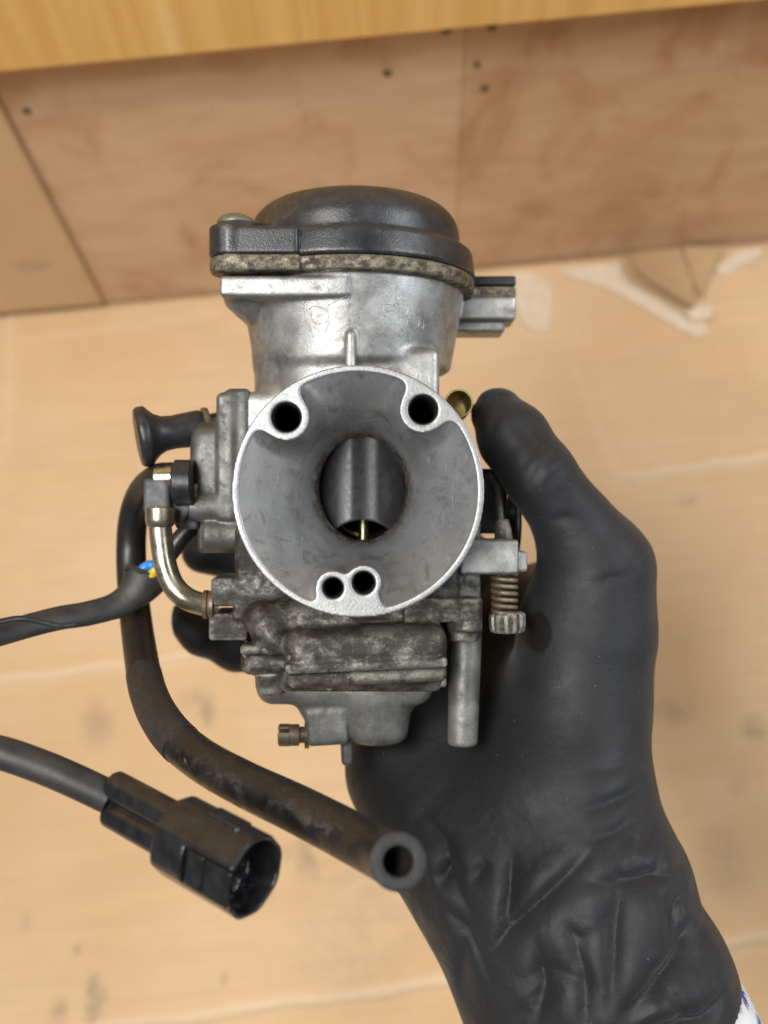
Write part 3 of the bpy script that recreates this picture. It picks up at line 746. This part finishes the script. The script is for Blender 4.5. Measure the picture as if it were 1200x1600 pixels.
# --- wiring: split sleeve with two wires, looping out of view to the plug
wp = [(231, 897, 40), (214, 922, 38), (186, 944, 36), (140, 958, 33), (92, 966, 29), (44, 978, 24), (-4, 992, 18), (-90, 1015, 4), (-170, 1060, -8), (-190, 1120, -18), (-140, 1155, -24), (-60, 1166, -28), (0, 1176, -30), (60, 1196, -30), (115, 1219, -30), (172, 1246, -30)]
wpath = catmull([P(*q) for q in wp], 10)
n = len(wpath); s = np.linspace(0, 1, n)
wr = np.interp(s, [0, 0.03, 0.09, 0.16, 0.3, 0.4, 0.5, 0.75, 1], [6.4, 6.0, 4.4, 3.5, 3.2, 3.1, 3.3, 3.5, 3.5])
wf = np.interp(s, [0, 0.1, 0.3, 0.45, 0.6, 1], [0.75, 0.6, 0.5, 0.8, 1, 1])
tw = NT('cable_sleeve')
c = tw.mix(tw.ramp(tw.noise(150, 5), 0.3, 0.7), (0.018, 0.018, 0.019), (0.036, 0.035, 0.034))
tw.set(color=c, rough=0.5, spec=0.45); tw.bump(tw.noise(160, 4, 0.6, tw.stretch((1, 1, 1))), 0.35, 0.0008)
M['sheath'] = tw.m
seg = 30
v, f = tube(wpath, wr, seg, False, None, 10, wf)
# hollow torn mouth: pull the first ring to a slanted edge and add an inner wall
v = np.array(v); d0 = (wpath[0] - wpath[3]); d0 /= np.linalg.norm(d0)
for j in range(seg): v[j] += d0 * (2.4 * math.sin(2 * math.pi * j / seg + 0.6) + 0.5 * math.sin(5 * j))
m0 = len(v); inner_ring = v[:seg] * 0.82 + v[:seg].mean(0) * 0.18; deep = v[seg * 6:seg * 7] * 0.8 + v[seg * 6:seg * 7].mean(0) * 0.2
v = np.vstack([v, inner_ring, deep])
for j in range(seg):
    k = (j + 1) % seg
    f.append((k, j, m0 + j, m0 + k)); f.append((m0 + k, m0 + j, m0 + seg + j, m0 + seg + k))
f.append(tuple((n - 1) * seg + j for j in range(seg)))
cable = carb.part('cable', v, f, M['sheath'], sharp=70, label='black sheathed cable leaving the frame and returning to the plug')
for (nm, clr, off, r_) in (('blue_wire', (0.03, 0.22, 0.62), (-1.6, -3.0, 1.9), 1.35), ('yellow_wire', (0.70, 0.46, 0.03), (-0.2, -3.2, -0.6), 1.35), ('black_wire', (0.02, 0.02, 0.02), (0.6, -1.2, -3.0), 1.5)):
    o_ = np.array(off)
    pw = catmull([wpath[10] + o_ * 0.4, wpath[4] + o_ * 0.8, wpath[0] + o_ + (2.0, 0, 0.5), P(246, 888, 38) + o_ * 0.5, P(252, 880, 40) + o_ * 0.3], 6)
    v, f = tube(pw, r_, 14); carb.part(nm, v, f, plain(nm, clr, 0.4, 0, 0.1, 0.05), cable)
v, f = tube(catmull([P(247, 888, 39), P(262, 868, 40), P(286, 838, 40), P(312, 815, 40)], 6), [2.6] * 19, 18); carb.part('wire_sheath', v, f, M['blk'], cable)
# three thin cores lying on the twisted sleeve give the bright rib
rib = catmull([P(0, 973, 12), P(36, 967, 16), P(70, 972, 18), P(100, 978, 19), P(126, 974, 21)], 8) + np.array((0, -2.2, 0.2))
v, f = tube(rib, np.interp(np.linspace(0, 1, len(rib)), [0, .2, .8, 1], [.9, .9, .8, .2]), 12)
carb.part('sleeve_fold', v, f, M['blk'], cable)

# plug: built along its own axis, then turned into place
g = Field((-2, -11, -11), (44, 11, 11), 0.3)   # x along the plug, y towards the lens = -y
rear = U(0.6, g.cyl('x', (0, 3.1), 3.3, 0, 22, 0.5), g.cyl('x', (0, -3.1), 3.3, 0, 22, 0.5), g.box((11, 1.4, 0), (11, 1.6, 4.0), 0.4))
rear = su(rear, g.box((19, 2.0, -6.6), (4.0, 1.6, 0.9), 0.3), 0.3)
shr = np.maximum(g.box((32, 0, 0), (11.0, 7.9, 8.5), 1.0), np.sqrt((g.y / 7.9) ** 2 + (g.z / 8.5) ** 2) * 8.2 - 8.2)
shr = np.maximum(shr, (np.abs(g.y) + np.abs(g.z)) * 0.7071 - 7.9)
shr = su(shr, g.box((34, 0, 8.0), (4.5, 2.2, 1.1), 0.4), 0.4)
shr = np.maximum(shr, g.x - 42.8)
shr = ss(shr, g.box((36.5, -7.2, -0.6), (6.4, 1.1, 4.0), 0.2), 0.2)
shr = su(shr, g.box((39.5, -6.6, -0.6), (3.4, 0.75, 3.6), 0.2), 0.2)
shr = su(shr, g.box((33.1, -6.5, -0.6), (2.2, 0.6, 3.6), 0.2), 0.2)
cav = np.maximum(g.box((36, 0, 0), (12.5, 6.9, 7.5), 0.5), np.sqrt((g.y / 6.9) ** 2 + (g.z / 7.5) ** 2) * 7.2 - 7.2)
cav = np.maximum(np.maximum(cav, (np.abs(g.y) + np.abs(g.z)) * 0.7071 - 7.0), 35.5 + 0.5 * np.sin(g.y * 1.3) * np.sin(g.z * 1.1) - g.x)
shr = np.maximum(shr, -cav)
plug = su(rear, shr, 0.4)
plug = su(plug, g.box((30, 1.2, 0), (6, 1.6, 3.6), 0.6), 0.3)
v, f = g.mesh(plug)
pa, pb = P(176, 1248, -30), P(382, 1362, -52)
ex = (pb - pa) / np.linalg.norm(pb - pa)
ey = np.array((0.10, 1, 0.12)); ey = ey - ex * ey.dot(ex); ey /= np.linalg.norm(ey); ez = np.cross(ex, ey)
sc_ = np.linalg.norm(pb - pa) / 40.0
v = pa + (v[:, :1] * ex + v[:, 1:2] * ey + v[:, 2:] * ez) * sc_
M['plug'] = plain('gloss_black_plug', (0.014, 0.0145, 0.016), 0.2, 0, 0.35, 0.10, 350, 0.6)
carb.part('plug_connector', v, f, M['plug'], label='black two barrel electrical plug with an open socket end')

# --- float bowl
g = Field((-47, 6, -52), (27, 76, -20), 0.42)
TL = 0.045
fb = g.box((-9, 46, -25.5), (30, 26, 2.6), 1.5)
fb = su(fb, g.box((14.4, 32, -25.0), (9.4, 14, 3.1), 0.7), 0.6)
fb = su(fb, g.box((-40.2, 30, -29.6), (5.0, 9, 3.5), 0.7), 0.8)
fb = su(fb, g.box((-19, 30, -31), (14, 12, 8), 4.0), 2.0)
fb = su(fb, g.cap((-31.0, 19.5, -27.6), (-28.6, 19.0, -32.2), 4.6, 4.8), 2.0)
fb = su(fb, g.box((-29.4, 25.0, -34.6), (7.0, 10.0, 1.3), 1.1, ry=TL), 1.0)
fb = su(fb, g.box((-29.0, 28.0, -38.2), (7.6, 11, 3.2), 2.4, ry=TL), 1.4)
fb = su(fb, g.box((-4.6, 29.8, -33.8), (20.4, 18.8, 5.0), 4.0, ry=TL), 1.6)
fb = su(fb, g.box((-4.4, 29.6, -38.2), (20.2, 18.9, 1.3), 1.0, ry=TL), 1.2)
fb = su(fb, g.box((-4.2, 31.4, -41.2), (20.0, 18.4, 2.2), 1.6, ry=TL), 1.2)
fb = su(fb, g.box((-6, 38, -43.5), (21, 20, 2.6), 2.4), 2.0)
fb = su(fb, g.cyl('z', (20.6, 24), 4.6, -33.5, -27, 0.8), 0.8)
fb = su(fb, g.cyl('z', (21.6, 20), 3.6, -30.5, -22, 0.8), 0.8)
nse = 0.22 * np.sin(g.x * 1.7 + np.sin(g.z * 1.3)) * np.sin(g.z * 2.1 + 1) * np.sin(g.y * 1.1)
v, f = g.mesh(fb + nse * 0.12)
bowl = carb.part('float_bowl', v, f, M['alloy_dirty'], label='oily stained stepped float bowl below the inlet')
g = Field((-36, 12, -70), (28, 72, -42), 0.42)
lw = g.box((-10.5, 46, -45.8), (23.5, 20, 5.4), 4.5)
lw = su(lw, g.box((10.0, 31, -43.6), (6.0, 12, 1.5), 0.6, ry=TL), 0.6)
lw = su(lw, g.cyl('z', (-1.8, 36), 8.0, -62.4, -44, 2.8, 10.2), 5.0)
lw = su(lw, g.box((-15.2, 34, -57.2), (5.4, 5.2, 4.9), 1.3, ry=0.06), 1.6)
lw = su(lw, g.box((-11, 40, -50), (12, 10, 5), 3.5), 4.0)
lw = su(lw, g.cap((-10.0, 34, -60), (-10.0, 34, -67), 1.9, 1.55), 0.8)
v, f = g.mesh(lw)
carb.part('sump', v, f, M['alloy_zinc'], bowl, label='grey lower bowl with drain boss')
g = Field((15, 18, -64), (28, 40, -30), 0.4)
leg = g.cap((21.6, 28, -31), (20.6, 28, -65.0), 4.3, 3.9)
leg = -su(-leg, g.z + 61.6, 1.2)
leg = np.maximum(leg, ((g.x - 22.4) * 0.75 - (g.y - 27) * 0.55 - (g.z + 57) * 0.30) - 3.2)
v, f = g.mesh(leg)
carb.part('overflow_leg', v, f, M['alloy_zinc'], bowl)
v, f = lathe((-20.2, 34, Z(1148, 34)), (-1, -0.08, 0), [(0, 3.6), (1.2, 3.6), (1.3, 2.2), (2.6, 2.2), (2.7, 2.9), (5.2, 2.9), (5.5, 2.4)], 28)
ds = carb.part('drain_screw', v, f, M['rust_steel'], bowl, sharp=40)
for sg in (-1, 1):
    g = Field((-29.0, 29, -65), (-24.2, 38.5, -54), 0.22)
    hd_ = np.maximum(g.cyl('x', (33.6, Z(1148, 34)), 3.0, -28.4, -25.2, 0.5), 0.55 - sg * ((g.z - Z(1148, 34)) * 0.8 + (g.y - 33.6) * 0.6))
    v, f = g.mesh(hd_); carb.part('slotted_head', v, f, M['rust_steel'], bowl)
v, f = lathe((-29.6, 25, -41), (0.05, 0, -1), [(0, 4.8), (1.2, 4.9), (1.5, 4.2), (4.2, 4.2), (5.6, 3.8), (6.6, 2.6), (6.9, 1.0)], 30)
carb.part('bowl_screw', v, f, M['alloy_dirty'], bowl, sharp=45)
v, f = lathe((21.2, 21, -30), (0, 0, -1), [(0, 3.8), (2.6, 3.9), (3.6, 3.2), (4.0, 1.2)], 26)
carb.part('bowl_screw', v, f, M['alloy_dirty'], bowl, sharp=45)

# --- idle screw bracket, spring and knurled head
g = Field((12, 14, -20), (40, 45, 0), 0.38)
bk = g.box((27.0, 28, Z(869, 26)), (7.6, 8, 4.5), 0.8)
bk = su(bk, g.box((33.6, 29, Z(877, 26)), (3.6, 6.5, 2.7), 0.7), 0.8)
bk = su(bk, g.box((18, 34, -8), (5, 8, 8), 1.2), 1.0)
v, f = g.mesh(bk)
brk = carb.part('idle_bracket', v, f, M['alloy'], label='bright bracket holding the sprung idle screw')
sx, sy = X(788, 27), 27.0; z0, z1 = Z(897, 26), Z(962, 26)
tt = np.linspace(0, 1, 260); turns = 6.2
hel = np.stack([sx + 3.1 * np.cos(tt * turns * 2 * math.pi), sy + 3.1 * np.sin(tt * turns * 2 * math.pi), z0 + (z1 - z0) * tt], 1)
v, f = tube(hel, 0.62, 10, up=(0, 0, 1)); carb.part('spring', v, f, M['rust_steel'], brk)
v, f = lathe((sx, sy, z0 + 2), (0, 0, -1), [(0, 2.2), (14, 2.2)], 20); carb.part('idle_screw', v, f, M['alloy_dirty'], brk, sharp=40)
def knurl(j, i): return 1 + (0.0 if i in (0, 5) else 0.055 * math.copysign(1, math.sin(j * 2 * math.pi * 12 / 72)))
v, f = lathe((X(793, 26), sy, Z(957, 26)), (0.02, 0, -1), [(0, 3.9), (0.5, 4.5), (2.4, 4.5), (4.4, 4.4), (5.2, 4.0), (5.5, 2.5)], 72, mod=knurl)
carb.part('knurled_head', v, f, M['alloy_dirty'], brk, sharp=30)
# throttle cable guide, rod and lever behind the rim
v, f = lathe(P(787, 848, 32), (-0.06, 0, 1), [(0, 2.5), (3.5, 2.25), (6.2, 1.7), (6.4, 1.1)], 24)
carb.part('cable_guide', v, f, M['alloy_dirty'], sharp=40)
v, f = tube(catmull([P(782, 815, 32), P(780, 790, 32), P(779, 765, 33), P(772, 750, 37), P(755, 742, 44)], 6), 1.15, 16)
carb.part('linkage_rod', v, f, M['alloy_side'])
g = Field((14, 38, -16), (42, 60, 16), 0.45)
lv = np.maximum(g.cyl('x', (50, -1), 12.5, 36.2, 37.8, 0.5), -g.cyl('x', (50, -1), 8.5, 30, 45, 0.3))
lv = np.minimum(lv, g.cyl('x', (48, 0), 4.0, 12, 38, 0.8))
lv = su(lv, g.box((36.8, 50, -1), (0.8, 3, 11), 0.4), 0.3)
lv = su(lv, g.box((25, 45, 3), (9, 5, 9), 1.0), 0.5)
v, f = g.mesh(lv)
carb.part('throttle_lever', v, f, plain('dark_steel', (0.05, 0.05, 0.05), 0.5, 0.4, 0.3, 0.3))
# brass vent tube
bt = P(717, 630, 22); r0 = 22.5 * sc(22)
prof = [(34, r0), (0.2, r0), (0, r0 - 0.12), (0, r0 - 0.42), (0.25, r0 - 0.55), (20, r0 - 0.55)]
v, f = lathe(bt, (0, 1, 0), prof, 36); f = f[:-2] + [tuple(5 * 36 + j for j in range(36))]
f = [tuple(reversed(q)) for q in f]
carb.part('vent_tube', v, f, M['brass'], sharp=40, label='open brass vent tube beside the thumb')

# ------------------------------------------------------------------ the hand
wrist = P(860, 1400, 15)
person = Root('person', wrist, 'hand in a black nitrile glove, thumb up, gripping the carburettor from behind', 'person')
g = Field((-66, -14, -140), (96, 116, 38), 0.78)
def Q(px, py, y, rpx): return (P(px, py, y), rpx * sc(y))
thumb = g.chain([Q(778, 648, 42, 42), Q(802, 684, 37, 55), Q(843, 742, 32, 56), Q(894, 815, 36, 60), Q(932, 888, 40, 73)], 2)
th2 = g.chain([Q(934, 893, 40, 82), Q(917, 985, 42, 100), Q(905, 1100, 41, 103), Q(894, 1240, 34, 119), Q(936, 1390, 26, 132), Q(1000, 1540, 20, 135), Q(1040, 1660, 16, 138)], 7)
heel = g.chain([Q(660, 1110, 76, 100), Q(660, 1200, 62, 108), Q(704, 1290, 50, 110), Q(776, 1400, 40, 113), Q(842, 1545, 30, 114), Q(880, 1660, 26, 116)], 10)
mid = g.chain([Q(800, 1020, 82, 95), Q(800, 1180, 62, 120), Q(820, 1320, 42, 126), Q(905, 1500, 26, 122), Q(960, 1660, 20, 126)], 10)
web = g.chain([Q(900, 930, 58, 70), Q(850, 960, 84, 72), Q(790, 1000, 96, 60)], 8)
hand = U(14, mid, heel, th2)
hand = su(hand, web, 10); hand = su(hand, thumb, 9)
for ch in ([Q(800, 940, 96, 48), Q(690, 840, 112, 44), Q(560, 790, 112, 40), Q(450, 800, 106, 36), Q(415, 812, 100, 33)],
           [Q(780, 990, 98, 48), Q(650, 910, 110, 44), Q(500, 880, 108, 41), Q(380, 872, 98, 37), Q(318, 862, 92, 34)],
           [Q(760, 1050, 96, 46), Q(620, 1010, 106, 43), Q(480, 1010, 102, 40), Q(370, 1010, 90, 37), Q(315, 990, 84, 32), Q(276, 967, 80, 22)],
           [Q(740, 1110, 88, 44), Q(620, 1085, 96, 40), Q(520, 1070, 92, 36), Q(450, 1050, 86, 32)]):
    hand = su(hand, g.chain(ch, 3), 4)
# folds of the loose glove: ridge and valley pairs along drawn lines, on the lens side only
def fold(lines):
    tot = 0
    for pts, y, A, w in lines:
        y = y * 0.5 + 6; pts = [(X(a, y), Z(b, y)) for a, b in pts]
        best = None; sg = None; tt_ = None; n_ = len(pts) - 1
        for i in range(n_):
            (x0, z0), (x1, z1) = pts[i], pts[i + 1]; dx, dz = x1 - x0, z1 - z0; L2 = dx * dx + dz * dz
            t = np.clip(((g.x - x0) * dx + (g.z - z0) * dz) / L2, 0, 1)
            ex_, ez_ = g.x - x0 - t * dx, g.z - z0 - t * dz
            dd = np.sqrt(ex_ ** 2 + ez_ ** 2); s_ = np.sign(ex_ * dz - ez_ * dx); tp = (i + t) / n_
            if best is None: best, sg, tt_ = dd, s_, tp
            else:
                m = dd < best; best = np.where(m, dd, best); sg = np.where(m, s_, sg); tt_ = np.where(m, tp, tt_)
        s = best * sg; env = 1.15 * np.maximum(np.sin(np.clip(tt_, 0, 1) * math.pi), 0)
        sa = np.sqrt(s * s + 0.25); w2 = w * 1.7
        tot = tot + A * env * (0.38 * np.exp(-((s - 1.5 * w2) / (1.3 * w2)) ** 2) + 0.15 * np.exp(-((s + 1.6 * w2) / (1.2 * w2)) ** 2) - 1.7 * np.exp(-sa / (w2 * 0.40)))
    return tot
LN = [([(880, 700), (850, 728), (826, 768)], 26, 0.55, 0.9), ([(895, 722), (868, 742), (850, 770)], 26, 0.4, 0.8), ([(862, 684), (836, 706), (812, 738)], 26, 0.4, 0.8), ([(800, 628), (780, 650), (770, 690)], 28, 0.4, 0.9), ([(1005, 900), (960, 905), (915, 930)], 26, 0.35, 1.0), ([(1008, 1180), (960, 1196), (900, 1200)], 24, 0.4, 1.1),
      ([(1000, 1340), (1040, 1420), (1075, 1500)], 4, 0.9, 1.5), ([(690, 1440), (740, 1470), (770, 1540)], 10, 1.0, 1.7), ([(650, 1290), (700, 1330), (720, 1400), (745, 1440)], 20, 0.9, 1.8), ([(880, 1420), (905, 1500), (900, 1590)], 6, 0.9, 1.7), ([(1000, 1480), (1040, 1540), (1060, 1600)], 0, 1.0, 1.6), ([(830, 1450), (850, 1520), (830, 1600)], 6, 1.0, 1.6),
      ([(1014, 1218), (985, 1238), (940, 1250), (895, 1260)], 20, 0.9, 1.4),
      ([(1005, 1265), (960, 1292), (900, 1308)], 15, 0.7, 1.4), ([(1030, 1290), (1000, 1312), (985, 1318)], 15, 0.7, 1.3),
      ([(930, 1305), (880, 1360), (830, 1412), (790, 1460), (752, 1510)], 12, 1.7, 2.0),
      ([(806, 1330), (798, 1390), (786, 1455)], 14, 1.5, 1.9), ([(715, 1355), (690, 1405)], 20, 1.5, 2.2), ([(765, 1345), (735, 1390)], 20, 0.9, 1.8),
      ([(970, 1305), (966, 1370), (955, 1430), (945, 1500), (938, 1560)], 2, 1.4, 1.9),
      ([(1045, 1330), (1020, 1365), (960, 1372), (890, 1368)], 4, 1.2, 1.8), ([(1080, 1372), (1040, 1374), (990, 1372)], 0, 1.0, 1.6),
      ([(1090, 1400), (1060, 1415), (1050, 1445), (1030, 1480)], -4, 1.3, 1.8),
      ([(1090, 1440), (1070, 1470), (1030, 1512), (990, 1545), (950, 1580)], -6, 2.2, 2.6),
      ([(1142, 1552), (1090, 1580), (1030, 1588), (960, 1610)], -10, 1.6, 2.2), ([(1120, 1480), (1095, 1473)], -8, 0.8, 1.4),
      ([(735, 1480), (728, 1540), (722, 1600)], 5, 1.3, 2.0), ([(920, 818), (890, 808), (868, 816)], 24, 0.5, 1.0), ([(800, 1540), (860, 1500), (930, 1520)], 4, 0.8, 3.0),
      ([(860, 1430), (900, 1450), (925, 1440)], 5, 0.5, 2.0), ([(750, 600), (756, 612), (762, 618)], 25, 0.8, 1.2), ([(800, 640), (840, 690), (850, 720)], 22, 0.35, 1.6)]
front = np.clip((48 - 0.30 * np.clip(-(g.z + 50), 0, 100) - g.y) / 10, 0, 1)
hand = hand - fold(LN) * front * 1.2
def ridge(ph, p): return (1 - np.abs(np.sin(ph))) ** p
cuffm = np.clip(-(g.z + 74) / 14, 0, 1) * front
wx = g.x + 2.0 * np.sin(g.z * 0.06 + 0.6); wz = g.z + 2.5 * np.sin(g.x * 0.05 + 1.0)
def pleat(ph): return np.sqrt(np.sin(ph) ** 2 + 0.004)
m1 = np.clip((g.x - 14) / 22, 0, 1); m2 = 1 - m1
rd = 1.5 * m1 * pleat(0.135 * (0.70 * wx - 0.72 * wz) + 0.9)
rd = rd + 1.3 * m2 * pleat(0.15 * (0.93 * wx + 0.36 * wz) + 0.5)
rd = rd + 0.5 * pleat(0.27 * (0.80 * wx - 0.60 * wz) + 0.2) * np.clip(0.5 + np.sin(wx * 0.09 + wz * 0.05), 0, 1)
hand = hand - cuffm * (rd - 0.8) * 0.55
# cuff hem
hn = P(1146, 1560, 12); hd = np.array((0.57, 0, -0.82))
hand = np.maximum(hand, (g.x - hn[0]) * hd[0] + (g.z - hn[2]) * hd[2])
v, f = g.mesh(hand)
tg = NT('black_nitrile')
c = tg.mix(tg.ramp(tg.noise(38, 5, 0.6), 0.35, 0.7), (0.0090, 0.0095, 0.0113), (0.0150, 0.0162, 0.0196))
c = tg.mix(tg.ramp(tg.noise(240, 6, 0.75, None, 0.6), 0.68, 0.78, 0, 0.35), c, (0.085, 0.085, 0.088))
c = tg.mix(tg.ramp(tg.noise(1500, 2, 0.5), 0.765, 0.79, 0, 0.8), c, (0.30, 0.30, 0.30))
oilp = P(846, 992, 25) - wrist
dist = tg.n('ShaderNodeVectorMath', operation='DISTANCE'); tg.l(tg.stretch((1, 0.0, 0.55)), dist.inputs[0]); dist.inputs[1].default_value = (oilp[0] / 1000, 0, oilp[2] * 0.55 / 1000)
oil = tg.ramp(tg.math('ADD', dist.outputs['Value'], tg.math('MULTIPLY', tg.noise(160, 3), 0.0016)), 0.0034, 0.0042, 1, 0)
c = tg.mix(oil, c, (0.008, 0.007, 0.006))
tg.set(color=c, rough=tg.math('SUBTRACT', tg.ramp(tg.noise(120, 5), 0.3, 0.7, 0.55, 0.67), tg.math('MULTIPLY', oil, 0.25)), spec=0.38, sheen=0.10, sheenr=0.5)
wr_ = tg.noise(1.0, 6, 0.62, tg.stretch((90, 90, 210), (0, 0, 0), (0, 0.5, 0)), 0.9)
b0 = tg.bump(tg.math('ADD', tg.math('ADD', tg.noise(60, 6, 0.6), tg.math('MULTIPLY', wr_, 0.3)), tg.math('MULTIPLY', tg.noise(900, 3), 0.2)), 0.26, 0.0016)
zp = tg.n('ShaderNodeSeparateXYZ'); tg.l(tg.co, zp.inputs[0])
cuff_zone = tg.ramp(zp.outputs['Z'], 0.034, 0.012)                 # loose latex starts at the wrist
for (rot, sx_, sz_, off, amt) in ((0.75, 12, 70, 0.0, 1.0), (0.12, 64, 11, 3.0, 0.25)):
    vo = tg.n('ShaderNodeTexVoronoi', feature='DISTANCE_TO_EDGE'); vo.inputs['Scale'].default_value = 1.0; vo.inputs['Randomness'].default_value = 1.0
    mp = tg.stretch((sx_, 30, sz_), (off, off, 0), (0, 0, 0)); rt = tg.n('ShaderNodeVectorRotate', rotation_type='Y_AXIS'); rt.inputs['Angle'].default_value = rot
    tg.l(tg.co, rt.inputs['Vector'])
    mp2 = tg.n('ShaderNodeMapping'); mp2.inputs['Scale'].default_value = (sx_, 8, sz_); mp2.inputs['Location'].default_value = (off, off, 0)
    ds_ = tg.n('ShaderNodeTexNoise'); ds_.inputs['Scale'].default_value = 45; tg.l(tg.co, ds_.inputs['Vector'])
    tg.l(rt.outputs[0], mp2.inputs['Vector'])
    mxv = tg.n('ShaderNodeVectorMath', operation='MULTIPLY_ADD'); tg.l(ds_.outputs['Color'], mxv.inputs[0]); mxv.inputs[1].default_value = (0.3, 0.3, 0.3); tg.l(mp2.outputs[0], mxv.inputs[2])
    tg.l(mxv.outputs[0], vo.inputs['Vector'])
    line = tg.ramp(vo.outputs['Distance'], 0.0, 0.22)
    some = tg.ramp(tg.noise(55, 3, 0.5, tg.stretch((1, 1, 1), (off + 2, 0, 1))), 0.42, 0.60)
    hgt_ = tg.math('MULTIPLY', tg.math('MULTIPLY', tg.math('SUBTRACT', line, 1.0), some), tg.math('MULTIPLY', cuff_zone, amt))
    b0 = tg.bump(hgt_, 0.5, 0.0009, b0)
glove = person.part('glove', v, f, tg.m, label='black nitrile glove wrinkled at the cuff, oil drop on the palm')
# sleeve past the cuff, and the forearm inside it
ts = NT('patterned_sleeve')
c = ts.mix(ts.ramp(ts.noise(190, 4, 0.6, None, 1.5), 0.50, 0.56), (0.75, 0.76, 0.78), (0.06, 0.13, 0.42))
c = ts.mix(ts.ramp(ts.noise(120, 3, 0.6, ts.stretch((1, 1, 1), (5, 2, 1)), 1.0), 0.60, 0.66), c, (0.30, 0.14, 0.12))
c = ts.mix(ts.ramp(ts.noise(40, 3, 0.6, ts.stretch((1, 1, 1), (1, 2, 1))), 0.42, 0.5), (0.78, 0.79, 0.80), c)
ts.set(color=c, rough=0.85, spec=0.2); ts.bump(ts.noise(900, 3), 0.5, 0.0004)
ap = catmull([P(965, 1590, 22), P(990, 1650, 20), P(1050, 1800, 12), P(1120, 1960, 4)], 8)
v, f = tube(ap, np.interp(np.linspace(0, 1, len(ap)), [0, 0.15, 1], [31, 33, 35]), 48, True, None, 10, np.full(len(ap), 0.66))
person.part('sleeve', v, f, ts.m, label='white sleeve with blue print past the glove cuff')
